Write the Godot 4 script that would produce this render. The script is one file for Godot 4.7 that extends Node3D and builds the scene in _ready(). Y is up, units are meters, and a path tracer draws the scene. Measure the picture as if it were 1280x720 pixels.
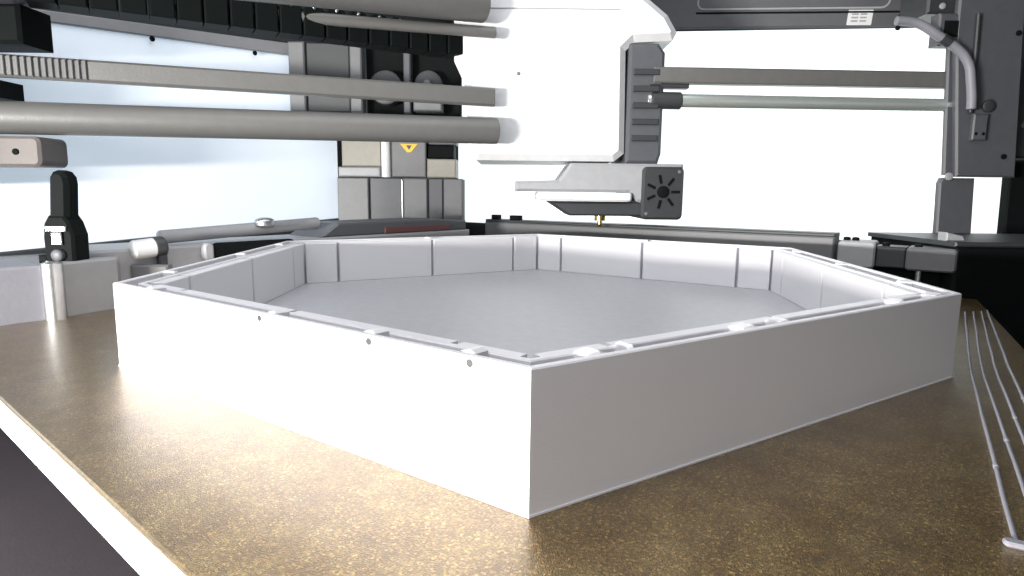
extends Node3D
# The inside of a printer chamber seen by its small camera: a hexagonal tray stands on a gold plate.
# All lengths in this script are millimetres; put() turns them into metres.

const MM := 0.001
const K := Vector3(-50, 0, -300)                 # the chamber's back corner
var taken := {}
var M := {}

# ---------------------------------------------------------------- shapes
func tri(st: SurfaceTool, a: Vector3, b: Vector3, c: Vector3, na: Vector3, nb: Vector3, nc: Vector3):
	var face := (c - a).cross(b - a)
	if face.dot(na + nb + nc) < 0.0:
		var t := b; b = c; c = t
		t = nb; nb = nc; nc = t
	st.set_normal(na); st.add_vertex(a * MM)
	st.set_normal(nb); st.add_vertex(b * MM)
	st.set_normal(nc); st.add_vertex(c * MM)

func quad(st: SurfaceTool, a: Vector3, b: Vector3, c: Vector3, d: Vector3, out: Vector3):
	var n := (c - a).cross(b - d)
	if n.length() < 1e-9: return
	n = n.normalized()
	if n.dot(out) < 0.0: n = -n
	tri(st, a, b, c, n, n, n); tri(st, a, c, d, n, n, n)

func inset(p: PackedVector2Array, d: float) -> PackedVector2Array:
	var area := 0.0
	for i in p.size(): area += p[i].cross(p[(i + 1) % p.size()])
	var s := signf(area)
	var r := PackedVector2Array()
	for i in p.size():
		var e0 := (p[i] - p[(i + p.size() - 1) % p.size()]).normalized()
		var e1 := (p[(i + 1) % p.size()] - p[i]).normalized()
		var n0 := Vector2(-e0.y, e0.x) * s
		var n1 := Vector2(-e1.y, e1.x) * s
		var m := (n0 + n1).normalized()
		r.append(p[i] + m * d / maxf(0.3, m.dot(n0)))
	return r

# outline in the local xy plane, from z0 (back) to z1 (front), edges chamfered by b
func prism(st: SurfaceTool, p: PackedVector2Array, z0: float, z1: float, b := 0.4, xf := Transform3D.IDENTITY):
	var q := inset(p, b) if b > 0.0 else p
	var idx := Geometry2D.triangulate_polygon(q)
	for e in [[z1, 1.0], [z0, -1.0]]:
		var n: Vector3 = xf.basis * Vector3(0, 0, e[1])
		for i in range(0, idx.size(), 3):
			tri(st, xf * Vector3(q[idx[i]].x, q[idx[i]].y, e[0]), xf * Vector3(q[idx[i + 1]].x, q[idx[i + 1]].y, e[0]), xf * Vector3(q[idx[i + 2]].x, q[idx[i + 2]].y, e[0]), n, n, n)
	var area := 0.0
	for i in p.size(): area += p[i].cross(p[(i + 1) % p.size()])
	for i in p.size():
		var j := (i + 1) % p.size()
		var ed := (p[j] - p[i]).normalized() * signf(area)
		var o: Vector3 = xf.basis * Vector3(ed.y, -ed.x, 0)
		var fz: Vector3 = xf.basis * Vector3(0, 0, 1)
		quad(st, xf * Vector3(p[i].x, p[i].y, z0 + b), xf * Vector3(p[j].x, p[j].y, z0 + b), xf * Vector3(p[j].x, p[j].y, z1 - b), xf * Vector3(p[i].x, p[i].y, z1 - b), o)
		if b > 0.0:
			quad(st, xf * Vector3(p[i].x, p[i].y, z1 - b), xf * Vector3(p[j].x, p[j].y, z1 - b), xf * Vector3(q[j].x, q[j].y, z1), xf * Vector3(q[i].x, q[i].y, z1), o + fz)
			quad(st, xf * Vector3(p[i].x, p[i].y, z0 + b), xf * Vector3(p[j].x, p[j].y, z0 + b), xf * Vector3(q[j].x, q[j].y, z0), xf * Vector3(q[i].x, q[i].y, z0), o - fz)

func rect(x0: float, y0: float, x1: float, y1: float) -> PackedVector2Array:
	return PackedVector2Array([Vector2(x0, y0), Vector2(x1, y0), Vector2(x1, y1), Vector2(x0, y1)])

func round_rect(x0: float, y0: float, x1: float, y1: float, r: float, n := 4) -> PackedVector2Array:
	var p := PackedVector2Array()
	var cs := [Vector2(x1 - r, y1 - r), Vector2(x0 + r, y1 - r), Vector2(x0 + r, y0 + r), Vector2(x1 - r, y0 + r)]
	for k in 4:
		for i in n + 1:
			var a := (k + float(i) / n) * PI / 2
			p.append(cs[k] + Vector2(cos(a), sin(a)) * r)
	return p

func box(st: SurfaceTool, lo: Vector3, hi: Vector3, b := 0.4, xf := Transform3D.IDENTITY):
	prism(st, rect(lo.x, lo.y, hi.x, hi.y), lo.z, hi.z, minf(b, 0.3 * minf(hi.x - lo.x, minf(hi.y - lo.y, hi.z - lo.z))), xf)

# outline given as (x, z) on the ground, between heights y0 and y1
func ground() -> Transform3D:
	return Transform3D(Basis(Vector3(1, 0, 0), Vector3(0, 0, 1), Vector3(0, 1, 0)), Vector3.ZERO)

# a frame whose x runs from a to b, y stays up
func along(a: Vector3, b: Vector3) -> Transform3D:
	var x := (b - a).normalized()
	var z := x.cross(Vector3.UP).normalized()
	return Transform3D(Basis(x, z.cross(x), z), a)

func tube(st: SurfaceTool, pts: Array, r: float, sides := 20, rounded := 0.0):
	var rings := []
	for i in pts.size():
		var d: Vector3 = (pts[mini(i + 1, pts.size() - 1)] - pts[maxi(i - 1, 0)]).normalized()
		var u := d.cross(Vector3.UP)
		if u.length() < 0.05: u = d.cross(Vector3.RIGHT)
		u = u.normalized()
		rings.append([pts[i], d, u, d.cross(u).normalized()])
	for i in pts.size() - 1:
		for k in sides:
			var v := []
			for e in [[i, k], [i, k + 1], [i + 1, k + 1], [i + 1, k]]:
				var g = rings[e[0]]
				var a: float = TAU * e[1] / sides
				var n: Vector3 = g[2] * cos(a) + g[3] * sin(a)
				v.append([g[0] + n * r, n])
			tri(st, v[0][0], v[1][0], v[2][0], v[0][1], v[1][1], v[2][1])
			tri(st, v[0][0], v[2][0], v[3][0], v[0][1], v[2][1], v[3][1])
	for e in [[0, -1.0], [pts.size() - 1, 1.0]]:
		var g = rings[e[0]]
		var steps := 5
		for s in steps:
			var t0 := PI / 2 * s / steps
			var t1 := PI / 2 * (s + 1) / steps
			for k in sides:
				var v := []
				for f in [[t0, k], [t0, k + 1], [t1, k + 1], [t1, k]]:
					var a: float = TAU * f[1] / sides
					var n: Vector3 = g[2] * cos(a) + g[3] * sin(a)
					var dd: Vector3 = g[1] * e[1]
					v.append([g[0] + n * r * cos(f[0]) + dd * r * rounded * sin(f[0]), (n * cos(f[0]) * maxf(rounded, 0.02) + dd * (sin(f[0]) + (1.0 if rounded < 0.1 else 0.0))).normalized()])
				tri(st, v[0][0], v[1][0], v[2][0], v[0][1], v[1][1], v[2][1])
				if s < steps - 1: tri(st, v[0][0], v[2][0], v[3][0], v[0][1], v[2][1], v[3][1])

func screw_shape(st: SurfaceTool, at: Vector3, n: Vector3, r: float, h: float):
	tube(st, [at, at + n * h], r, 14, 0.25)
	tube(st, [at + n * h, at + n * (h + r * 0.26)], r * 0.45, 6, 0.0)

# ---------------------------------------------------------------- objects
func numbered(called: String, where := "") -> String:
	var key := where + called
	taken[key] = taken.get(key, -1) + 1
	return called if taken[key] == 0 else "%s_%03d" % [called, taken[key]]

func begin() -> SurfaceTool:
	var st := SurfaceTool.new()
	st.begin(Mesh.PRIMITIVE_TRIANGLES)
	return st

func tag(o: Node3D, label := "", category := "", group := "", kind := ""):
	if label: o.set_meta("label", label)
	if category: o.set_meta("category", category)
	if group: o.set_meta("group", group)
	if kind: o.set_meta("kind", kind)

func put(called: String, st: SurfaceTool, m: Material, parent: Node3D = self) -> MeshInstance3D:
	var o := MeshInstance3D.new()
	o.name = numbered(called, "" if parent == self else str(parent.get_instance_id()))
	o.mesh = st.commit()
	o.material_override = m
	parent.add_child(o, true)
	return o

func thing(called: String, label: String, category: String, group := "") -> Node3D:
	var o := Node3D.new()
	o.name = numbered(called)
	add_child(o, true)
	tag(o, label, category, group)
	return o

# moves a thing's node to its base while its parts stay where they are
func base(o: Node3D, at: Vector3):
	o.position = at * MM
	for c in o.get_children(): c.position -= at * MM

func part_box(called: String, lo: Vector3, hi: Vector3, m: Material, parent: Node3D, b := 0.5, xf := Transform3D.IDENTITY) -> MeshInstance3D:
	var st := begin()
	box(st, lo, hi, b, xf)
	return put(called, st, m, parent)

func part_prism(called: String, p: PackedVector2Array, z0: float, z1: float, m: Material, parent: Node3D, b := 0.5, xf := Transform3D.IDENTITY) -> MeshInstance3D:
	var st := begin()
	prism(st, p, z0, z1, b, xf)
	return put(called, st, m, parent)

func part_tube(called: String, pts: Array, r: float, m: Material, parent: Node3D, rounded := 0.0, sides := 20) -> MeshInstance3D:
	var st := begin()
	tube(st, pts, r, sides, rounded)
	return put(called, st, m, parent)

func part_screw(at: Vector3, n: Vector3, r: float, m: Material, parent: Node3D, h := 1.0) -> MeshInstance3D:
	var st := begin()
	screw_shape(st, at, n, r, h)
	return put("screw", st, m, parent)

# ---------------------------------------------------------------- materials
func noise_tex(freq: float, seed_at: int, normal := false, strength := 4.0, lo := 0.0, hi := 1.0, size := 512, octaves := 3) -> NoiseTexture2D:
	var n := FastNoiseLite.new()
	n.noise_type = FastNoiseLite.TYPE_SIMPLEX_SMOOTH
	n.frequency = freq
	n.seed = seed_at
	n.fractal_octaves = octaves
	var t := NoiseTexture2D.new()
	t.width = size; t.height = size
	t.seamless = true
	t.noise = n
	if normal:
		t.as_normal_map = true
		t.bump_strength = strength
	else:
		var g := Gradient.new()
		g.set_color(0, Color(lo, lo, lo)); g.set_color(1, Color(hi, hi, hi))
		t.color_ramp = g
	return t

func plastic(lin: Color, rough: float, metal := 0.0, grain := 0.0, tile := 0.04, spec := 0.5) -> StandardMaterial3D:
	var m := StandardMaterial3D.new()
	m.albedo_color = lin.linear_to_srgb()
	m.roughness = rough
	m.metallic = metal
	m.metallic_specular = spec
	if grain > 0.0:
		m.uv1_triplanar = true
		m.uv1_scale = Vector3.ONE / tile
		m.normal_enabled = true
		m.normal_texture = grain_map
		m.normal_scale = grain
		m.albedo_texture = mottle
	return m

var grain_map: NoiseTexture2D
var mottle: NoiseTexture2D

func make_materials():
	grain_map = noise_tex(0.06, 3, true, 5.0)
	mottle = noise_tex(0.012, 8, false, 0.0, 0.95, 1.0, 512, 4)
	M.dark = plastic(Color(0.035, 0.038, 0.042), 0.5, 0.0, 0.07)
	M.black = plastic(Color(0.007, 0.009, 0.009), 0.6, 0.0, 0.07, 0.04, 0.15)
	M.chamber_floor = plastic(Color(0.075, 0.066, 0.078), 0.6, 0.0, 0.05)
	M.slate = plastic(Color(0.085, 0.088, 0.1), 0.5, 0.0, 0.07)
	M.grey = plastic(Color(0.15, 0.153, 0.16), 0.5, 0.0, 0.07)
	M.pale = plastic(Color(0.34, 0.345, 0.36), 0.5, 0.0, 0.07)
	M.beige = plastic(Color(0.34, 0.32, 0.28), 0.55, 0.0, 0.2)
	M.lavender = plastic(Color(0.24, 0.24, 0.275), 0.5, 0.0, 0.07)
	M.white = plastic(Color(0.78, 0.79, 0.80), 0.4, 0.0, 0.1)
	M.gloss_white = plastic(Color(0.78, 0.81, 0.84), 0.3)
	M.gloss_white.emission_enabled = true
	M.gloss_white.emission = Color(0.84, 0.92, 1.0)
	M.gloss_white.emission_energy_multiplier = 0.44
	M.rod = plastic(Color(0.15, 0.15, 0.145), 0.45, 0.2, 0.12)
	M.chrome = plastic(Color(0.74, 0.80, 0.77), 0.25, 0.72)
	M.steel = plastic(Color(0.55, 0.56, 0.57), 0.35, 1.0, 0.15)
	M.brass = plastic(Color(0.62, 0.45, 0.16), 0.3, 1.0)
	M.yellow = plastic(Color(0.75, 0.47, 0.04), 0.5)
	M.red = plastic(Color(0.12, 0.045, 0.05), 0.5)
	M.bed_edge = plastic(Color(0.80, 0.80, 0.79), 0.45, 0.0, 0.07)
	# grey-white filament with fine layer lines
	var fil := plastic(Color(0.70, 0.69, 0.717), 0.42)
	var im := Image.create(8, 512, false, Image.FORMAT_RGB8)
	var rng := RandomNumberGenerator.new()
	rng.seed = 5
	for y in 512:
		var v := 0.5 + 0.5 * sin(TAU * y / 8.0)
		v = clampf(v * 0.8 + rng.randf() * 0.2, 0, 1)
		for x in 8: im.set_pixel(x, y, Color(v, v, v))
	im.bump_map_to_normal_map(1.0)
	fil.normal_enabled = true
	fil.normal_texture = ImageTexture.create_from_image(im)
	fil.normal_scale = 0.35
	fil.uv1_triplanar = true
	fil.uv1_scale = Vector3.ONE / 0.0192
	M.filament = fil
	var floor_m := plastic(Color(0.44, 0.44, 0.47), 0.42, 0.0, 0.1, 0.02)
	floor_m.normal_texture = fil.normal_texture
	floor_m.normal_scale = 0.25
	floor_m.uv1_scale = Vector3.ONE / 0.03
	M.tray_floor = floor_m
	# gold powder-coated plate: coarse sparkling grain
	var gold := StandardMaterial3D.new()
	gold.albedo_color = Color(0.49, 0.345, 0.135).linear_to_srgb()
	gold.albedo_texture = speckle()
	gold.metallic = 0.75
	gold.roughness = 0.3
	gold.uv1_triplanar = true
	gold.uv1_scale = Vector3.ONE / 0.062
	gold.clearcoat_enabled = true
	gold.clearcoat = 0.9
	gold.clearcoat_roughness = 0.3
	gold.normal_enabled = true
	var cells := FastNoiseLite.new()
	cells.noise_type = FastNoiseLite.TYPE_SIMPLEX_SMOOTH
	cells.frequency = 0.24
	cells.seed = 31
	cells.fractal_octaves = 2
	var nt := NoiseTexture2D.new()
	nt.width = 1024; nt.height = 1024
	nt.seamless = true
	nt.noise = cells
	nt.as_normal_map = true
	nt.bump_strength = 5.0
	gold.normal_texture = nt
	gold.normal_scale = 0.4
	M.gold = gold
	# back-lit frosted window
	var w := plastic(Color(0.8, 0.8, 0.8), 0.5)
	w.emission_enabled = true
	w.emission = Color(0.96, 1.0, 1.0)
	w.emission_energy_multiplier = 1.05
	M.window = w
	var dr := plastic(Color(0.8, 0.8, 0.8), 0.5)
	dr.emission_enabled = true
	dr.emission = Color(0.97, 0.98, 1.0)
	dr.emission_energy_multiplier = 0.25
	M.door = dr
	var led := plastic(Color(0.8, 0.8, 0.8), 0.5)
	led.emission_enabled = true
	led.emission = Color(1.0, 0.98, 0.95)
	led.emission_energy_multiplier = 3.0
	M.led = led

# worn powder coat: grains of different tone, broad cloudy wear and a few smudged scratches
func speckle() -> ImageTexture:
	var n := 1024
	var a := FastNoiseLite.new()
	a.noise_type = FastNoiseLite.TYPE_CELLULAR
	a.cellular_return_type = FastNoiseLite.RETURN_CELL_VALUE
	a.frequency = 0.22
	a.seed = 11
	a.fractal_type = FastNoiseLite.FRACTAL_NONE
	var fine := a.get_seamless_image(n, n).get_data()
	var c := FastNoiseLite.new()
	c.noise_type = FastNoiseLite.TYPE_SIMPLEX_SMOOTH
	c.frequency = 0.006
	c.seed = 12
	c.fractal_octaves = 4
	var broad := c.get_seamless_image(n, n).get_data()
	var out := PackedByteArray()
	out.resize(n * n * 3)
	for i in n * n:
		var f := fine[i] / 255.0
		var b := broad[i] / 255.0
		var v := 0.50 + 0.30 * f * f + 0.16 * b
		if f > 0.95: v += 0.12
		out[i * 3] = int(255 * clampf(v, 0, 1))
		out[i * 3 + 1] = int(255 * clampf(v * (0.93 + 0.07 * b), 0, 1))
		out[i * 3 + 2] = int(255 * clampf(v * (0.84 + 0.14 * b), 0, 1))
	return ImageTexture.create_from_image(Image.create_from_data(n, n, false, Image.FORMAT_RGB8, out))

# ---------------------------------------------------------------- the scene
func _ready():
	var cam := Camera3D.new()
	cam.name = "camera"
	cam.fov = 48.66
	cam.near = 0.01
	cam.far = 5.0
	cam.position = Vector3(-3, 40, 200) * MM
	cam.rotation = Vector3(-0.1492, 0, CAM_ROLL)
	add_child(cam)
	cam.current = true
	var env := Environment.new()
	env.background_mode = Environment.BG_COLOR
	env.background_color = Color(0.02, 0.02, 0.02)
	env.tonemap_mode = Environment.TONE_MAPPER_LINEAR
	env.tonemap_exposure = 1.0
	env.sdfgi_enabled = true
	env.ssao_enabled = true
	env.ssil_enabled = true
	var we := WorldEnvironment.new()
	we.name = "world_environment"
	we.environment = env
	add_child(we)
	lamp(Vector3(-285, 26, 300), Vector3(-20, 20, 100), 0.42)
	door(0.075)
	lid(0.032)
	make_materials()
	chamber()
	bed()
	tray()
	printed_lines()
	left_wall_things()
	right_wall_things()
	left_rods()
	right_rails()
	tool_head()
	right_mount()
	left_bench()
	rear_beams()
	corner_units()

const CAM_ROLL := 0.0113

func area_light(called: String, at: Vector3, towards: Vector3, size: Vector2, energy: float, color: Color):
	var l := AreaLight3D.new()
	l.name = called
	l.area_size = size * MM
	l.light_energy = energy
	l.light_color = color
	l.shadow_enabled = true
	l.set("area_range", 4.0)
	l.set("area_attenuation", 2.0)
	add_child(l)
	l.look_at_from_position(at * MM, towards * MM, Vector3.UP)

func lamp(at: Vector3, towards: Vector3, energy: float):
	lamp_at = at; lamp_to = towards
	area_light("chamber_lamp_light", at + (towards - at).normalized() * 4.0, towards, Vector2(110, 16), energy, Color(1.0, 0.985, 0.96))

func front() -> Transform3D:   # front wall frame: z into the room
	var c1: Vector3 = lw() * Vector3(-700, 0, 0)
	var c2: Vector3 = rw() * Vector3(600, 0, 0)
	var x := (c1 - K - (c1 + c2 - K - K)).normalized()
	return Transform3D(Basis(x, Vector3.UP, x.cross(Vector3.UP)), (c1 + c1 + c2 - K) * 0.5)

func door(energy: float):   # the chamber's frosted front door, daylight behind it
	var x := front()
	area_light("door_light", x * Vector3(-20, 110, 8), x * Vector3(-20, 80, 100), Vector2(320, 170), energy, Color(0.97, 0.98, 1.0))

func lid(energy: float):   # the chamber's frosted lid, daylight above it
	area_light("lid_light", Vector3(-30, 226, 40), Vector3(-30, 0, 39), Vector2(280, 280), energy, Color(0.95, 0.97, 1.0))

var lamp_at: Vector3
var lamp_to: Vector3

func lw() -> Transform3D:   # left wall frame: x towards the corner, z into the room
	var d := Vector3(0.58, 0, -0.815).normalized()
	return Transform3D(Basis(d, Vector3.UP, d.cross(Vector3.UP)), K)

func rw() -> Transform3D:
	var d := Vector3(0.92, 0, 0.39).normalized()
	return Transform3D(Basis(d, Vector3.UP, d.cross(Vector3.UP)), K)

func chamber():
	var o: Node3D
	o = part_box("wall_left", Vector3(-720, -60, -12), Vector3(0, 240, 0), M.dark, self, 0.0, lw()); tag(o, "", "", "", "structure")
	o = part_box("wall_right", Vector3(-12, -60, -12), Vector3(620, 240, 0), M.dark, self, 0.0, rw()); tag(o, "", "", "", "structure")
	var c1: Vector3 = lw() * Vector3(-700, 0, 0)
	var c2: Vector3 = rw() * Vector3(600, 0, 0)
	var c3 := c1 + c2 - K
	o = part_box("wall_front", Vector3(-20, -60, 0), Vector3(c1.distance_to(c3) + 20, 240, 12), M.dark, self, 0.0, along(c1, c3)); tag(o, "", "", "", "structure")
	o = part_box("wall_side", Vector3(-20, -60, 0), Vector3(c2.distance_to(c3) + 20, 240, 12), M.dark, self, 0.0, Transform3D(Basis((c3 - c2).normalized(), Vector3.UP, -(c3 - c2).normalized().cross(Vector3.UP)), c2)); tag(o, "", "", "", "structure")
	var f := PackedVector2Array([Vector2(K.x, K.z), Vector2(c2.x, c2.z), Vector2(c3.x, c3.z), Vector2(c1.x, c1.z)])
	f = inset(f, -16)
	o = part_prism("floor", f, -72, -60, M.chamber_floor, self, 0.0, ground()); tag(o, "", "", "", "structure")
	o = part_prism("ceiling", f, 240, 252, M.dark, self, 0.0, ground()); tag(o, "", "", "", "structure")
	var t := thing("chamber_lamp", "white light bar mounted low at the front left of the chamber", "lamp")
	var x := along(lamp_at, lamp_to)
	var b := Transform3D(Basis(-x.basis.z, x.basis.y, x.basis.x), lamp_at)
	part_prism("housing", round_rect(-62, -12, 62, 12, 4), -14, -1, M.dark, t, 1.0, b)
	part_prism("diffuser", round_rect(-56, -8.5, 56, 8.5, 3), -1, 2, M.led, t, 0.8, b)
	base(t, lamp_at)
	t = thing("front_door", "frosted front door of the chamber with daylight behind it", "door")
	part_prism("pane", round_rect(-185, 22, 145, 198, 8), 0.5, 3, M.door, t, 0.4, front())
	part_box("frame", Vector3(-195, 198.5, 0), Vector3(155, 208, 6), M.dark, t, 0.6, front())
	part_box("frame", Vector3(-195, 12, 0), Vector3(155, 21.5, 6), M.dark, t, 0.6, front())
	part_box("frame", Vector3(-195, 22, 0), Vector3(-185.5, 198, 6), M.dark, t, 0.6, front())
	part_box("frame", Vector3(145.5, 22, 0), Vector3(155, 198, 6), M.dark, t, 0.6, front())
	base(t, front() * Vector3(-20, 12, 0))
	o = part_prism("frosted_lid", round_rect(-180, -110, 120, 190, 8), 232, 236, M.door, self, 0.4, ground())
	tag(o, "frosted daylight lid set in the chamber's ceiling", "lid")

const PLATE := [Vector2(-158, 33), Vector2(-137, -12), Vector2(-5, -182), Vector2(182, -50), Vector2(38, 203)]

func bed():
	var p := PackedVector2Array(PLATE)
	var t := thing("heated_bed", "white edged heated bed slab carrying the gold plate", "bed")
	part_prism("slab", inset(p, -0.4), -6.5, -0.9, M.bed_edge, t, 0.5, ground())
	part_prism("under_tray", inset(p, 14), -22, -6.5, M.dark, t, 0.6, ground())
	base(t, Vector3(0, -22, 0))
	var o := part_prism("build_plate", p, -0.9, 0, M.gold, self, 0.25, ground())
	tag(o, "textured gold build plate with a grainy surface under the hexagonal tray", "plate")

const HEX := [Vector2(-0.6, 126), Vector2(96, 61.4), Vector2(109.9, -57.7), Vector2(9.7, -126.9), Vector2(-96.3, -62.8), Vector2(-91.8, 59.9)]

func ring(st: SurfaceTool, a: PackedVector2Array, b: PackedVector2Array, y0: float, y1: float, bev: float):
	var n := a.size()
	var a1 := inset(a, bev)
	var b1 := inset(b, -bev)
	for i in n:
		var j := (i + 1) % n
		var e := (a[j] - a[i]).normalized()
		var o2 := Vector2(e.y, -e.x)
		if o2.dot(a[i]) < 0: o2 = -o2
		var o := Vector3(o2.x, 0, o2.y)
		var v := func(p: PackedVector2Array, k: int, y: float): return Vector3(p[k].x, y, p[k].y)
		quad(st, v.call(a, i, y0), v.call(a, j, y0), v.call(a, j, y1 - bev), v.call(a, i, y1 - bev), o)
		quad(st, v.call(a, i, y1 - bev), v.call(a, j, y1 - bev), v.call(a1, j, y1), v.call(a1, i, y1), o + Vector3.UP)
		quad(st, v.call(a1, i, y1), v.call(a1, j, y1), v.call(b1, j, y1), v.call(b1, i, y1), Vector3.UP)
		quad(st, v.call(b, i, y1 - bev), v.call(b, j, y1 - bev), v.call(b1, j, y1), v.call(b1, i, y1), -o + Vector3.UP)
		quad(st, v.call(b, i, y0), v.call(b, j, y0), v.call(b, j, y1 - bev), v.call(b, i, y1 - bev), -o)
		quad(st, v.call(a, i, y0), v.call(a, j, y0), v.call(b, j, y0), v.call(b, i, y0), Vector3.DOWN)

func tray():
	var P := PackedVector2Array(HEX)
	var t := thing("hexagonal_tray", "large pale grey printed hexagonal tray with a low wall standing on the gold plate", "tray")
	var st := begin()
	ring(st, P, inset(P, 1.4), 0.05, 19.1, 0.2)
	put("outer_wall", st, M.filament, t)
	st = begin()
	ring(st, inset(P, -0.2), inset(P, 0.3), 0.03, 0.36, 0.08)
	put("first_layer", st, M.filament, t)
	st = begin()
	ring(st, inset(P, 1.4), inset(P, 4.3), 0.05, 12.5, 0.05)
	put("groove", st, M.filament, t)
	st = begin()
	ring(st, inset(P, 4.3), inset(P, 5.4), 0.05, 18.7, 0.2)
	put("inner_wall", st, M.filament, t)
	part_prism("tray_floor", inset(P, 5.2), 0.05, 2.0, M.tray_floor, t, 0.0, ground())
	var q := inset(P, 5.2)
	var fr := [0.0, 0.135, 0.5, 0.865, 1.0]
	for i in 6:
		var a := Vector3(q[i].x, 0, q[i].y)
		var b := Vector3(q[(i + 1) % 6].x, 0, q[(i + 1) % 6].y)
		var L := a.distance_to(b)
		var x := (b - a).normalized()
		var inward := Vector3.UP.cross(x)
		if inward.dot(-(a + b)) < 0: inward = -inward
		var xf := Transform3D(Basis(x, Vector3.UP, inward), a)
		for k in 4:
			var s0: float = fr[k] * L + (0.6 if k > 0 else 2.6)
			var s1: float = fr[k + 1] * L - (0.6 if k < 3 else 2.6)
			part_box("panel", Vector3(s0, 2.0, 0), Vector3(s1, 18.3, 3.2), M.filament, t, 0.2, xf)
	# snap clips bridging the groove of the rim
	var clips := [[0, 0.10, 4.2], [0, 0.155, 1.6], [0, 0.38, 5.0], [0, 0.46, 4.2], [0, 0.80, 3.2], [0, 0.94, 5.0], [1, 0.16, 3.0], [1, 0.5, 2.6], [1, 0.86, 3.0], [2, 0.5, 3.0], [3, 0.5, 3.0], [4, 0.15, 3.0], [4, 0.46, 3.0], [4, 0.84, 3.0], [5, 0.12, 4.0], [5, 0.51, 3.0], [5, 0.73, 3.4], [5, 0.90, 3.4]]
	for c in clips:
		var a := Vector3(P[c[0]].x, 0, P[c[0]].y)
		var b := Vector3(P[(c[0] + 1) % 6].x, 0, P[(c[0] + 1) % 6].y)
		var L := a.distance_to(b)
		var x := (b - a).normalized()
		var inward := Vector3.UP.cross(x)
		if inward.dot(-(a + b)) < 0: inward = -inward
		var xf := Transform3D(Basis(x, Vector3.UP, inward), a + x * c[1] * L)
		var w: float = c[2] * 0.5
		part_prism("clip", PackedVector2Array([Vector2(-w, 12.0), Vector2(w, 12.0), Vector2(w * 0.8, 19.0), Vector2(w * 0.3, 19.4), Vector2(-w * 0.7, 19.1)]), 1.4, 4.6, M.filament, t, 0.3, xf)
	# small dark keyholes in the rim of the lit side
	for f in [0.5, 0.745, 0.915]:
		var a := Vector3(P[5].x, 0, P[5].y)
		var b := Vector3(P[0].x, 0, P[0].y)
		var c := a.lerp(b, f)
		var n := Vector3(-(b - a).z, 0, (b - a).x).normalized()
		if n.dot(c) < 0: n = -n
		part_tube("keyhole", [c - n * 1.5 + Vector3(0, 18.2, 0), c + n * 0.06 + Vector3(0, 18.2, 0)], 0.55, M.dark, t, 0.0, 12)

func printed_lines():
	var o := [[Vector3(156, 0, -20), Vector3(106, 0, 53), Vector3(79, 0, 95), Vector3(56, 0, 131)],
		[Vector3(159, 0, -20), Vector3(108.4, 0, 53.4), Vector3(81.3, 0, 96), Vector3(49, 0, 147)],
		[Vector3(162.5, 0, -21), Vector3(111.2, 0, 54), Vector3(83.6, 0, 97), Vector3(51, 0, 149)],
		[Vector3(166, 0, -23), Vector3(114.2, 0, 54.6), Vector3(86, 0, 98), Vector3(53, 0, 151)]]
	var say := ["innermost thin printed line beside the tray, ending in a small blob", "second thin printed line from the tray on the right of the plate", "third thin printed line from the tray on the right of the plate", "outermost thin printed line near the right edge of the plate"]
	for k in 4:
		var c := Curve3D.new()
		for p in o[k]: c.add_point(p)
		var pts := []
		for i in 15:
			var p := c.sample_baked(c.get_baked_length() * i / 14.0)
			pts.append(p + Vector3(0.06 * sin(i * 2.3 + k), 0.22, 0.05 * cos(i * 1.7 + k * 2)))
		var t := thing("printed_line", say[k], "printed line", "thin printed lines on the right of the plate")
		part_tube("strand", pts, 0.30, M.lavender, t, 0.6, 10)
		for f in [2, 6, 11]:
			var at: int = (f + k * 3) % 13 + 1
			part_tube("lump", [pts[at], pts[at] + (pts[at + 1] - pts[at]).normalized() * (0.8 + 0.3 * k)], 0.42, M.lavender, t, 0.8, 10)
		if k == 0:
			part_prism("blob", round_rect(-1.6, -0.8, 0.9, 0.8, 0.6), 0.0, 0.7, M.lavender, t, 0.25, Transform3D(ground().basis.rotated(Vector3.UP, -0.5), Vector3(56, 0, 131.5)))
		base(t, o[k][1])

func left_wall_things():
	var x := lw()
	var t := thing("side_panel", "glossy white daylit side panel filling the back left wall behind the rods", "panel")
	area_light("side_panel_light", x * Vector3(-290, 62, 6), x * Vector3(-290, 62, 100), Vector2(340, 80), 0.004, Color(0.85, 0.93, 1.0))
	# x is measured back from the corner, so it is negative
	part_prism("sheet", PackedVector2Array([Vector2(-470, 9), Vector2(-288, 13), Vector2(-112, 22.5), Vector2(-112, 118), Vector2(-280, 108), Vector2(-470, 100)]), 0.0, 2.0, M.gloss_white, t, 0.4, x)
	part_prism("top_strip", PackedVector2Array([Vector2(-470, 100), Vector2(-280, 108), Vector2(-112, 118), Vector2(-112, 125), Vector2(-280, 112.5), Vector2(-470, 104)]), 0.0, 4.0, M.pale, t, 0.5, x)
	part_prism("bottom_strip", PackedVector2Array([Vector2(-470, 6), Vector2(-288, 10), Vector2(-112, 19.5), Vector2(-112, 22.2), Vector2(-288, 12.7), Vector2(-470, 8.7)]), 0.0, 3.0, M.dark, t, 0.4, x)
	for s in [-222.0, -168.0]:
		part_screw(x * Vector3(s, 113.2 - (-s - 168) * 0.055, 4), x.basis.z, 1.3, M.black, t, 0.4)
	base(t, x * Vector3(-290, 13, 0))

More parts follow.
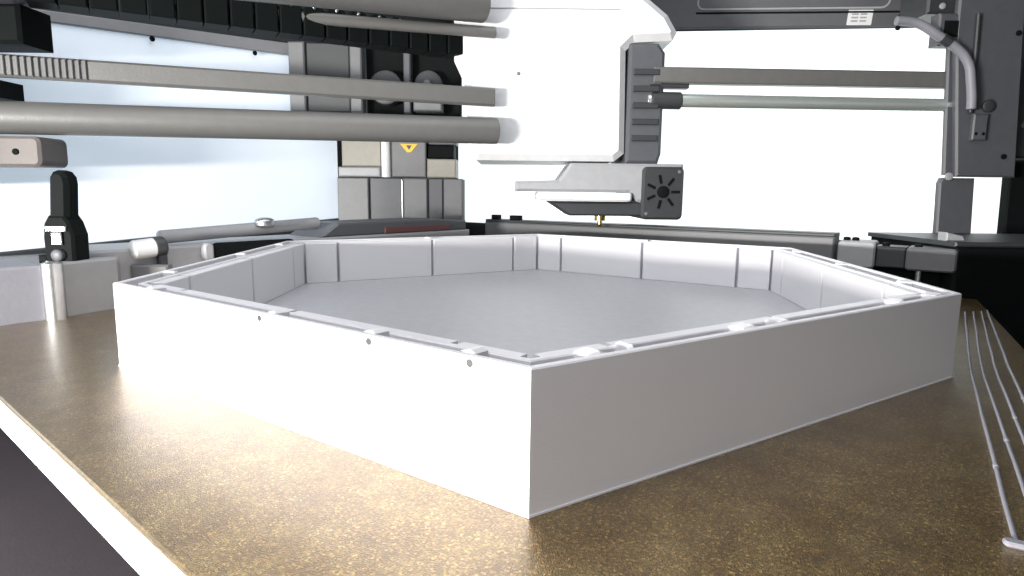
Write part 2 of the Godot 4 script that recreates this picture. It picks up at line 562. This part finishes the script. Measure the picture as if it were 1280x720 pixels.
func right_wall_things():
	var x := rw()
	var o := part_prism("window_panel", PackedVector2Array([Vector2(6, 17), Vector2(352, 12), Vector2(349, 126), Vector2(316, 134), Vector2(156, 145), Vector2(6, 150)]), 0.0, 2.0, M.window, self, 0.3, x)
	tag(o, "glowing white window panel filling the back right wall", "window")
	area_light("window_light", x * Vector3(180, 76, 6), x * Vector3(180, 76, 100), Vector2(330, 110), 0.004, Color(0.96, 1.0, 1.0))
	var t := thing("top_cover", "dark upper cover plate with a rounded groove and a small white label above the window", "cover plate")
	part_prism("plate", PackedVector2Array([Vector2(100, 149.2), Vector2(156, 146.5), Vector2(290, 136.5), Vector2(318, 134.5), Vector2(318, 215), Vector2(100, 215)]), 0.0, 4.0, M.slate, t, 0.8, x)
	# raised outline of a long rounded groove
	var outer := round_rect(0, 0, 108, 12.5, 4.5)
	var inner := inset(outer, 1.0)
	var rx := x * Transform3D(Basis.from_euler(Vector3(0, 0, -0.085)), Vector3(178, 155.5, 4))
	var st := begin()
	for i in outer.size():
		var j := (i + 1) % outer.size()
		var up: Vector3 = rx.basis.z
		var P := func(p: PackedVector2Array, k: int, z: float): return rx * Vector3(p[k].x, p[k].y, z)
		quad(st, P.call(outer, i, 0.9), P.call(outer, j, 0.9), P.call(inner, j, 0.9), P.call(inner, i, 0.9), up)
		var e := (outer[j] - outer[i]).normalized()
		var n: Vector3 = rx.basis * Vector3(e.y, -e.x, 0)
		quad(st, P.call(outer, i, -0.3), P.call(outer, j, -0.3), P.call(outer, j, 0.9), P.call(outer, i, 0.9), n)
		quad(st, P.call(inner, i, -0.3), P.call(inner, j, -0.3), P.call(inner, j, 0.9), P.call(inner, i, 0.9), -n)
	put("groove_rim", st, M.pale, t)
	part_box("fold", Vector3(0, -2.2, 0), Vector3(130, -1.2, 0.9), M.black, t, 0.2, rx)
	part_box("upper_fold", Vector3(-30, 22, 0), Vector3(130, 24, 2.0), M.dark, t, 0.3, rx)
	part_screw(x * Vector3(271, 156.5, 4), x.basis.z, 1.6, M.pale, t, 0.5)
	var lb := part_prism("label", round_rect(0, 0, 13, 8.5, 0.5), 0, 0.35, M.white, t, 0.1, x * Transform3D(Basis.from_euler(Vector3(0, 0, -0.085)), Vector3(264, 139.2, 4)))
	for r in 3:
		for c in 2:
			part_box("print_mark", Vector3(2 + c * 4.6, 1.8 + r * 1.9, 0.35), Vector3(5.6 + c * 4.4, 2.7 + r * 1.9, 0.45), M.pale, lb, 0.0, x * Transform3D(Basis.from_euler(Vector3(0, 0, -0.085)), Vector3(264, 139.2, 4)))
	base(t, x * Vector3(180, 136, 0))
	t = thing("cable_hook", "small black hook hanging at the right end of the top cover", "hook")
	part_tube("stem", [x * Vector3(302, 152, 8), x * Vector3(297, 146, 9), x * Vector3(291, 141, 9), x * Vector3(290, 134, 9)], 1.3, M.black, t, 0.8, 10)
	part_box("foot", Vector3(-2.4, -3, 2), Vector3(2.4, 3, 8), M.black, t, 0.6, Transform3D(x.basis, x * Vector3(303, 153, 2)))
	base(t, x * Vector3(303, 153, 2))

func left_rods():
	# lower rod
	var o := part_tube("lower_rod", [Vector3(-240, 65.1, -32), Vector3(-11.7, 69.3, -117)], 6.2, M.rod, self, 0.12, 28)
	tag(o, "thick grey lower guide rod running from the left to the tool head", "rod")
	o = part_tube("upper_rod", [Vector3(-172, 116.5, -24), Vector3(-18.4, 127, -116)], 8.0, M.rod, self, 0.14, 28)
	tag(o, "thick grey upper rod with a rounded end beside the tool head's top", "rod")
	o = part_tube("thin_rod", [Vector3(-150, 113.6, -73), Vector3(-98, 114.2, -91), Vector3(-12.6, 115.2, -119)], 2.6, M.rod, self, 0.2, 16)
	tag(o, "thin grey rod just under the rounded upper rod", "rod")
	var a := Vector3(-222, 85.0, -40)
	var b := Vector3(-12.6, 85.2, -119)
	var x := along(a, b)
	var t := thing("drive_belt", "flat grey drive belt with teeth at its left end between the rods", "belt")
	part_box("strap", Vector3(0, -4.2, -2.2), Vector3(a.distance_to(b), 4.2, 2.2), M.rod, t, 0.9, x)
	for i in 22:
		part_box("tooth", Vector3(8 + i * 2.2, -3.6, 2.2), Vector3(9.2 + i * 2.2, 3.6, 3.1), M.grey, t, 0.3, x)
	base(t, a)
	# cable chain
	a = Vector3(-182, 113.0, -46)
	b = Vector3(-30, 113.0, -133)
	x = along(a, b)
	t = thing("cable_chain", "black cable chain with bright pins along its upper edge under the upper rod", "cable chain")
	var L := a.distance_to(b)
	var n := 18
	for i in n:
		var s := L * i / n
		var w := L / n
		var link := part_prism("link", PackedVector2Array([Vector2(s + 0.3, -6.6), Vector2(s + w - 0.3, -6.6), Vector2(s + w - 0.3, 4.6), Vector2(s + w - 2.0, 6.6), Vector2(s + 2.0, 6.6), Vector2(s + 0.3, 4.6)]), -6.0, 6.0, M.black, t, 0.6, x)
		part_tube("pin", [x * Vector3(s + w * 0.5, 5.2, 5.6), x * Vector3(s + w * 0.5, 5.2, 6.6)], 0.75, M.steel, link, 0.6, 10)
	base(t, a)
	t = thing("chain_anchor", "grey block with a rounded end holding the left end of the cable chain", "bracket")
	part_prism("block", round_rect(-30, -7, 6, 7, 4.5), -7, 7, M.slate, t, 1.0, Transform3D(x.basis, Vector3(-186, 113, -42)))
	part_box("arm", Vector3(-42, -5, -5), Vector3(-28, 5, 5), M.dark, t, 0.8, Transform3D(x.basis, Vector3(-186, 113, -42)))
	base(t, Vector3(-186, 106, -42))
	t = thing("belt_carriage", "dark carriage at the left end of the belt beside the white panel", "carriage")
	part_box("body", Vector3(-250, 92, -62), Vector3(-184, 106, -44), M.black, t, 1.2)
	part_box("plate", Vector3(-250, 73, -60), Vector3(-196, 79.5, -46), M.black, t, 1.0)
	part_box("pillar", Vector3(-350, 40, 2.6), Vector3(-308, 126, 27), M.slate, t, 1.5, lw())
	base(t, Vector3(-222, 50, -60))
	t = thing("stop_block", "brownish grey stop block with a small screw under the lower rod at far left", "block")
	part_prism("block", round_rect(-236, 47.5, -181, 58.8, 2.5), -60, -44, plastic(Color(0.13, 0.115, 0.11), 0.5, 0.0, 0.07), t, 1.0)
	part_screw(Vector3(-190, 53, -44), Vector3(0, 0, 1), 1.2, M.black, t, 0.4)
	base(t, Vector3(-205, 47, -52))

func right_rails():
	var t := thing("upper_rail", "flat grey rail crossing the bright window above the polished rod", "rail")
	part_box("bar", Vector3(66, -3.9, -3), Vector3(224, 3.9, 3), M.rod, t, 0.7, Transform3D(Basis.from_euler(Vector3(0, 0, -0.006)), Vector3(0, 98.7, -130)))
	part_box("end_foot", Vector3(64, -6, -4), Vector3(84, -3.9, 2), M.dark, t, 0.5, Transform3D(Basis.from_euler(Vector3(0, 0, -0.006)), Vector3(0, 98.7, -130)))
	base(t, Vector3(145, 94, -130))
	var o := part_tube("polished_rod", [Vector3(64, 86.4, -130), Vector3(226, 85.0, -127)], 3.3, M.chrome, self, 0.1, 28)
	tag(o, "polished steel guide rod crossing the bright window", "rod")
	t = thing("rod_sleeve", "dark sleeve round the polished rod next to the tool head", "sleeve")
	part_tube("sleeve", [Vector3(66, 86.4, -130), Vector3(80, 86.2, -129.8)], 4.2, M.dark, t, 0.3, 22)
	base(t, Vector3(77, 82, -130))

func tool_head():
	var t := thing("tool_head", "bulky white tool head with a grey duct and nozzle hanging above the tray's back edge", "tool head")
	var cover := PackedVector2Array([Vector2(-26, 62), Vector2(-22, 56), Vector2(48, 56), Vector2(53, 60), Vector2(52, 110), Vector2(56, 114), Vector2(75, 115), Vector2(77, 119), Vector2(72, 127), Vector2(63, 134), Vector2(53, 141), Vector2(41, 150), Vector2(34, 166), Vector2(-28, 166), Vector2(-33, 160), Vector2(-33, 104), Vector2(-30, 98), Vector2(-27, 90)])
	var c := part_prism("cover", cover, -185, -127, M.white, t, 3.2)
	part_tube("cover_screw", [Vector3(-1, 98, -127.2), Vector3(-1, 98, -126.6)], 0.9, M.grey, c, 0.3, 12)
	part_box("cover_seam", Vector3(-26, 128.4, -127.1), Vector3(48, 128.9, -126.7), M.pale, c, 0.1)
	part_prism("side_block", PackedVector2Array([Vector2(53.5, 55), Vector2(70, 55), Vector2(71.5, 60), Vector2(71.5, 109), Vector2(68, 113.5), Vector2(53.5, 113.5)]), -178, -128, M.slate, t, 1.6)
	for k in 5:
		part_box("fin", Vector3(56, 66 + k * 8, -128), Vector3(69, 69 + k * 8, -126.6), M.dark, t, 0.5)
	part_prism("duct", PackedVector2Array([Vector2(-2, 40.5), Vector2(56, 40.5), Vector2(60, 36), Vector2(82, 30), Vector2(83, 55), Vector2(26, 55), Vector2(20, 46.5), Vector2(-2, 45.6)]), -170, -127, M.pale, t, 1.4)
	part_prism("duct_lip", round_rect(9, 36.0, 57, 40.3, 1.4), -168, -124.5, M.white, t, 0.9)
	var fan := part_prism("fan_box", round_rect(62, 27, 83, 53.5, 2.5), -165, -125, M.dark, t, 1.2)
	part_tube("fan_hub", [Vector3(72.5, 41, -125), Vector3(72.5, 41, -124.2)], 3.0, M.black, fan, 0.2, 18)
	for k in 7:
		part_box("fan_slot", Vector3(4.2, -0.7, -125), Vector3(8.6, 0.7, -124.7), M.black, fan, 0.0, Transform3D(Basis(Vector3(0, 0, 1), TAU * k / 7.0), Vector3(72.5, 41, 0)))
	for p in [Vector2(64.5, 30), Vector2(80.5, 51)]:
		part_screw(Vector3(p.x, p.y, -125), Vector3(0, 0, 1), 0.9, M.grey, fan, 0.3)
	part_prism("heater_block", PackedVector2Array([Vector2(15, 35.5), Vector2(66, 35.5), Vector2(64, 28.5), Vector2(26, 28.5)]), -160, -128, M.dark, t, 0.9)
	var st := begin()
	tube(st, [Vector3(44, 28.5, -146), Vector3(44, 25.4, -146)], 3.2, 6, 0.0)
	tube(st, [Vector3(44, 25.4, -146), Vector3(44, 23.4, -146)], 1.3, 14, 0.9)
	put("nozzle", st, M.brass, t)
	base(t, Vector3(25, 23, -145))

func right_mount():
	var t := thing("rail_mount", "tall dark grey mount plate holding the rail ends at right", "mount")
	part_prism("plate", PackedVector2Array([Vector2(216, 50), Vector2(245.5, 50), Vector2(237.5, 170), Vector2(208, 170), Vector2(208.5, 118)]), -124, -120, M.slate, t, 0.9)
	part_prism("inner_flange", PackedVector2Array([Vector2(212.5, 51), Vector2(222, 50.5), Vector2(216, 112), Vector2(208, 112)]), -127, -124.2, M.slate, t, 0.8)
	part_box("flange_rib", Vector3(216.5, 80, -120), Vector3(218.2, 126, -117.6), M.dark, t, 0.5, Transform3D(Basis.from_euler(Vector3(0, 0, 0.03)), Vector3(3.5, -6, 0)))
	part_prism("pocket_frame", PackedVector2Array([Vector2(200, 112), Vector2(218, 112), Vector2(218, 127), Vector2(200, 127)]), -128, -120.5, M.slate, t, 0.8)
	part_box("pocket", Vector3(202.5, 116, -120.6), Vector3(214, 123.5, -120.2), M.black, t, 0.0)
	var s := part_screw(Vector3(227.3, 84, -120), Vector3(0, 0, 1), 3.1, M.dark, t, 1.2)
	tag(s, "large dark socket screw")
	part_box("stop_tab", Vector3(219.5, 67.5, -120), Vector3(226.5, 80, -117), M.slate, t, 0.6)
	for k in [221.2, 224.8]:
		part_tube("hole", [Vector3(k, 70.6, -117.3), Vector3(k, 70.6, -116.9)], 0.8, M.black, t, 0.0, 12)
	part_tube("rod_seat", [Vector3(216, 85.2, -127), Vector3(221, 85.1, -127)], 5.0, M.dark, t, 0.2, 20)
	for y in [60.0, 118.0]:
		part_screw(Vector3(238, y, -120), Vector3(0, 0, 1), 1.3, M.black, t, 0.5)
	base(t, Vector3(226, 50, -122))
	t = thing("frame_column", "dark grey frame column standing below the rail mount, with a pale screw at its top", "column")
	part_prism("column", PackedVector2Array([Vector2(214.5, -40), Vector2(233, -40), Vector2(228.5, 49.6), Vector2(212, 49.6), Vector2(211, 47)]), -128, -124, M.slate, t, 0.8)
	part_screw(Vector3(214.5, 50.2, -123.6), Vector3(0, 0, 1), 2.0, M.pale, t, 0.8)
	base(t, Vector3(218, -40, -132))
	var o := part_prism("outer_column", PackedVector2Array([Vector2(252.5, -40), Vector2(285, -40), Vector2(282, 58), Vector2(250, 58)]), -136, -130, M.black, self, 0.8)
	tag(o, "black outer column at the right edge beside the narrow strip of window", "column")
	t = thing("top_rail", "dark upper frame rail with two bright screws in the top right corner", "rail")
	part_box("rail", Vector3(197, 128, -150), Vector3(300, 150, -126), M.dark, t, 1.0)
	part_box("lip", Vector3(176, 150, -160), Vector3(300, 175, -140), M.black, t, 1.0)
	for p in [Vector3(203, 141, -126), Vector3(204, 131.5, -126), Vector3(216, 134, -126)]:
		part_screw(p, Vector3(0, 0, 1), 1.5, M.pale, t, 0.6)
	part_box("side_wing", Vector3(247, 60, -150), Vector3(300, 128, -128), M.dark, t, 1.0)
	for y in [76.0, 92.0, 104.0]:
		part_screw(Vector3(252, y, -128), Vector3(0, 0, 1), 1.5, M.slate, t, 0.6)
	base(t, Vector3(240, 128, -140))
	# bent tube from the hook down to the mount
	var c := Curve3D.new()
	c.add_point(Vector3(178, 122.5, -118), Vector3.ZERO, Vector3(12, 0, 0))
	c.add_point(Vector3(199, 114.5, -116), Vector3(-9, 5, 0), Vector3(8, -4.5, 0))
	c.add_point(Vector3(214, 97, -115), Vector3(-1, 9, 0), Vector3(1, -6, 0))
	c.add_point(Vector3(216, 82, -115), Vector3(0, 6, 0), Vector3.ZERO)
	var pts := []
	for i in 28: pts.append(c.sample_baked(c.get_baked_length() * i / 27.0))
	t = thing("bent_tube", "pale bent plastic tube curving down onto the rail mount", "tube")
	part_tube("tube", pts, 2.1, M.lavender, t, 0.2, 18)
	part_tube("clamp", [pts[10], pts[11], pts[12]], 2.5, M.dark, t, 0.0, 18)
	base(t, Vector3(216, 82, -115))

func left_bench():
	var o := part_prism("storage_box", PackedVector2Array([Vector2(-200, 71), Vector2(-144.2, 9.5), Vector2(-166, -9), Vector2(-222, 52)]), -8, 16.6, M.lavender, self, 0.8, ground())
	tag(o, "plain lavender grey box at far left next to the lever bracket", "box")
	var t := thing("lever_bracket", "pale metal bracket with a bright rounded post holding the black lever", "bracket")
	part_prism("block", PackedVector2Array([Vector2(-143.6, 8.0), Vector2(-135.5, -12), Vector2(-142, -26), Vector2(-160, -10)]), -8, 16.9, M.pale, t, 0.7, ground())
	part_tube("post", [Vector3(-142.4, -6, 8.6), Vector3(-142.4, 17.2, 8.6)], 2.9, M.steel, t, 0.1, 22)
	part_box("wing", Vector3(-136, 2, -24), Vector3(-123, 13.5, -20), M.grey, t, 0.6, Transform3D(Basis.IDENTITY, Vector3(0, 0, 0)))
	base(t, Vector3(-146, -8, -8))
	# lever: a lower clevis with a steel fitting and a rounded handle leaning right
	t = thing("clamp_lever", "black clamp lever with a rounded handle standing upright on the pale bracket", "lever")
	var z := -3.0
	part_prism("base", PackedVector2Array([Vector2(-150.6, 14.5), Vector2(-141.3, 14.5), Vector2(-141.0, 25), Vector2(-142.2, 29), Vector2(-143.6, 31.2), Vector2(-148.6, 31.2), Vector2(-150.3, 28.5), Vector2(-150.8, 24)]), z - 5, z + 3, M.black, t, 0.8)
	part_prism("handle", PackedVector2Array([Vector2(-149.0, 29.5), Vector2(-142.8, 29.5), Vector2(-141.9, 41), Vector2(-142.2, 43.2), Vector2(-143.4, 44.8), Vector2(-145.0, 45.3), Vector2(-146.7, 44.7), Vector2(-147.8, 43.0), Vector2(-148.0, 41)]), z - 4, z + 2.4, M.black, t, 1.2)
	part_box("fitting", Vector3(-149.2, 26.2, z + 3), Vector3(-142.8, 28.0, z + 3.8), M.steel, t, 0.3)
	part_box("fitting", Vector3(-147.4, 22.0, z + 3), Vector3(-144.2, 26.0, z + 4.0), M.steel, t, 0.4)
	part_tube("pivot", [Vector3(-145.8, 18.8, z + 2.8), Vector3(-145.8, 18.8, z + 4.2)], 1.9, M.slate, t, 0.4, 16)
	part_box("foot", Vector3(-153.5, 14.5, z - 3), Vector3(-150.6, 18.6, z + 2), M.black, t, 0.4)
	base(t, Vector3(-146, 14.5, z))
	# ledge between the bed and the left wall
	o = part_prism("ledge", PackedVector2Array([Vector2(-222, 20), Vector2(-168, -10), Vector2(-58, -150), Vector2(-82, -252), Vector2(-262, 0)]), -10, 11.5, M.grey, self, 0.6, ground())
	tag(o, "flat grey ledge along the foot of the white side panel", "ledge")

func kx(a: Vector2, d: Vector2) -> Transform3D:
	var u := d.normalized()
	var x := Vector3(u.x, 0, u.y)
	var z := x.cross(Vector3.UP)
	return Transform3D(Basis(x, Vector3.UP, z), Vector3(a.x, 0, a.y))

func rear_beams():
	# left beam: x runs from the left towards the back corner
	var x := kx(Vector2(-5, -190), Vector2(132, -170))
	var t := thing("left_beam", "grey beam behind the tray's left rear side with a dull red patch", "beam")
	part_box("beam", Vector3(-228, -12, -30), Vector3(-36, 19, 0), M.pale, t, 0.8, x)
	part_prism("raised_top", PackedVector2Array([Vector2(-135, 19), Vector2(-38, 19), Vector2(-38, 24), Vector2(-60, 25.5), Vector2(-125, 25.0)]), -26, -1, M.slate, t, 0.7, x)
	part_box("red_patch", Vector3(-98, 19.5, -1), Vector3(-52, 22.2, -0.4), M.red, t, 0.2, x)
	base(t, x * Vector3(-130, -12, -15))
	t = thing("spindle_bar", "pale rounded bar with a white roller at its left end on the left beam", "bar")
	part_tube("bar", [x * Vector3(-200, 22.0, -8), x * Vector3(-132, 25.2, -8)], 2.6, M.pale, t, 0.5, 20)
	part_tube("roller", [x * Vector3(-213, 18.6, 1), x * Vector3(-206, 19.2, 1)], 3.4, M.white, t, 0.25, 22)
	part_tube("roller_cap", [x * Vector3(-206, 19.2, 1), x * Vector3(-203.5, 19.4, 1)], 3.7, M.dark, t, 0.4, 22)
	part_box("stand", Vector3(-205.6, 8, 0), Vector3(-202.6, 18, 3), M.dark, t, 0.5, x)
	part_tube("knob", [x * Vector3(-160, 25.5, -4), x * Vector3(-160, 27.0, -4)], 4.0, M.steel, t, 0.4, 20)
	base(t, x * Vector3(-170, 19, -6))
	t = thing("pull_handle", "black slot handle with a white end in the left beam", "handle")
	part_prism("grip", round_rect(-186, 13.5, -150, 19.6, 2.4), 0.2, 3.0, M.black, t, 0.8, x)
	part_prism("white_end", round_rect(-189.5, 13.0, -185.6, 19.8, 1.6), 0.2, 3.4, M.pale, t, 0.7, x)
	base(t, x * Vector3(-168, 13, 1))
	# right beam
	x = kx(Vector2(-1, -188), Vector2(187, 132))
	t = thing("right_beam", "grey beam behind the tray's right rear side with a dark upper edge", "beam")
	part_box("beam", Vector3(-24, -12, -14), Vector3(175, 21.6, 0), M.grey, t, 0.7, x)
	part_box("top_edge", Vector3(-24, 21.6, -14), Vector3(175, 23.2, -0.6), M.dark, t, 0.4, x)
	for p in [[-20.0, 5.0], [-6.0, 7.0]]:
		part_box("latch", Vector3(p[0], 23.2, -6), Vector3(p[0] + p[1], 26.0, -1), M.black, t, 0.7, x)
	base(t, x * Vector3(75, -12, -7))
	t = thing("hinge_bar", "grey jointed bar with three dark screws below the right end of the window", "hinge bar")
	part_prism("block", round_rect(176.8, 8.8, 191.5, 20.4, 1.6), -14, 1.5, M.pale, t, 0.7, x)
	part_box("link", Vector3(191.5, 9.4, -14), Vector3(203, 18.6, -0.5), M.dark, t, 0.6, x)
	part_prism("block", round_rect(203, 9.0, 221, 18.9, 1.6), -14, 1.2, M.grey, t, 0.7, x)
	for s in [179.5, 183.0, 195.0, 207.0]:
		part_screw(x * Vector3(s, 18.6 if s > 190 else 20.3, -4), Vector3.UP, 1.5, M.black, t, 1.2)
	part_tube("post", [x * Vector3(190, -10, -3), x * Vector3(190, 9.5, -3)], 0.9, M.grey, t, 0.0, 12)
	part_tube("post", [x * Vector3(208, -10, -3), x * Vector3(208, 9.5, -3)], 1.3, M.steel, t, 0.0, 12)
	part_box("skirt", Vector3(176, -20, -14), Vector3(221, 9.0, -6), M.black, t, 0.5, x)
	base(t, x * Vector3(200, -20, -8))
	t = thing("cable_box", "plain black box standing behind the right corner of the plate", "box")
	part_box("body", Vector3(178.5, -58, -124), Vector3(262, 20.0, -60), M.black, t, 1.2)
	part_box("lid", Vector3(177.5, 20.0, -125), Vector3(263, 22.0, -59.4), M.dark, t, 0.6)
	part_prism("clip", PackedVector2Array([Vector2(178, 22), Vector2(186, 22), Vector2(185, 24), Vector2(178, 25.5)]), -72, -66, M.pale, t, 0.4)
	base(t, Vector3(220, -58, -92))

func corner_units():
	var t := thing("purge_chute", "grey ribbed metal chute standing in the back corner below the service box", "chute")
	part_box("body", Vector3(-112, -20, -216), Vector3(-34, 47.5, -203), M.slate, t, 0.8)
	var edges := [-112.5, -92.5, -72.0, -56.0, -46.5, -34.0]
	var ms := [M.grey, M.slate, M.grey, M.slate, M.grey]
	for i in 5:
		part_box("plate", Vector3(edges[i] + 0.4, -20, -203), Vector3(edges[i + 1] - 0.4, 47.8, -200 - (i % 2) * 1.4), ms[i], t, 0.6)
	part_tube("bright_edge", [Vector3(-71.7, -20, -199.6), Vector3(-71.7, 47.0, -199.6)], 0.7, M.steel, t, 0.0, 10)
	base(t, Vector3(-73, -20, -206))
	t = thing("service_box", "beige and grey service box with a yellow warning triangle above the chute", "service box")
	part_box("body", Vector3(-79, 48.5, -228), Vector3(-57.5, 78, -204), M.grey, t, 0.7)
	part_box("beige_panel", Vector3(-111, 55, -226), Vector3(-86, 78, -208), M.beige, t, 0.8)
	part_box("beige_ledge", Vector3(-112, 48.5, -224), Vector3(-86, 54.5, -203), M.pale, t, 0.8)
	part_tube("white_post", [Vector3(-82.5, 48.5, -205), Vector3(-82.5, 78, -205)], 2.9, M.white, t, 0.1, 18)
	part_box("black_panel", Vector3(-57, 60.5, -226), Vector3(-40.5, 68.5, -207), M.black, t, 0.6)
	part_box("lower_panel", Vector3(-57, 48.5, -224), Vector3(-39, 60, -205), M.beige, t, 0.7)
	part_box("upper_panel", Vector3(-57, 69, -226), Vector3(-39, 78, -208), M.grey, t, 0.7)
	var w := part_prism("warning_triangle", PackedVector2Array([Vector2(-73.5, 69.0), Vector2(-62.2, 69.0), Vector2(-66.6, 63.8), Vector2(-69.2, 63.8)]), -204, -203.5, M.yellow, t, 0.1)
	part_prism("mark", PackedVector2Array([Vector2(-69.6, 68.0), Vector2(-66.2, 68.0), Vector2(-67.9, 65.3)]), -203.5, -203.3, M.dark, w, 0.0)
	base(t, Vector3(-75, 48, -215))
	t = thing("motor_housing", "dark housing with motor parts between the white panel and the tool head", "housing")
	part_box("grey_flank", Vector3(-130, 84, -182), Vector3(-121, 122, -172), M.grey, t, 0.7)
	part_box("dark_cover", Vector3(-120.6, 84, -184), Vector3(-96, 122, -174), M.dark, t, 0.7)
	part_box("grey_strut", Vector3(-95.6, 84, -182), Vector3(-89, 122, -172), M.grey, t, 0.7)
	part_box("back_plate", Vector3(-89, 80, -192), Vector3(-34, 126, -184), M.black, t, 0.8)
	part_tube("motor", [Vector3(-76, 98, -186), Vector3(-76, 98, -174)], 9.5, M.dark, t, 0.1, 28)
	part_tube("motor", [Vector3(-52, 100, -186), Vector3(-52, 100, -176)], 8.0, M.dark, t, 0.1, 28)
	part_tube("shaft", [Vector3(-76, 98, -174), Vector3(-76, 98, -168)], 2.4, M.steel, t, 0.3, 16)
	part_tube("shaft", [Vector3(-52, 100, -176), Vector3(-52, 100, -170)], 2.0, M.grey, t, 0.3, 16)
	part_box("rail_clip", Vector3(-66, 84, -186), Vector3(-62, 122, -175), M.slate, t, 0.6)
	part_box("wire_block", Vector3(-60, 85, -184), Vector3(-44, 91, -172), M.grey, t, 0.7)
	base(t, Vector3(-85, 84, -180))
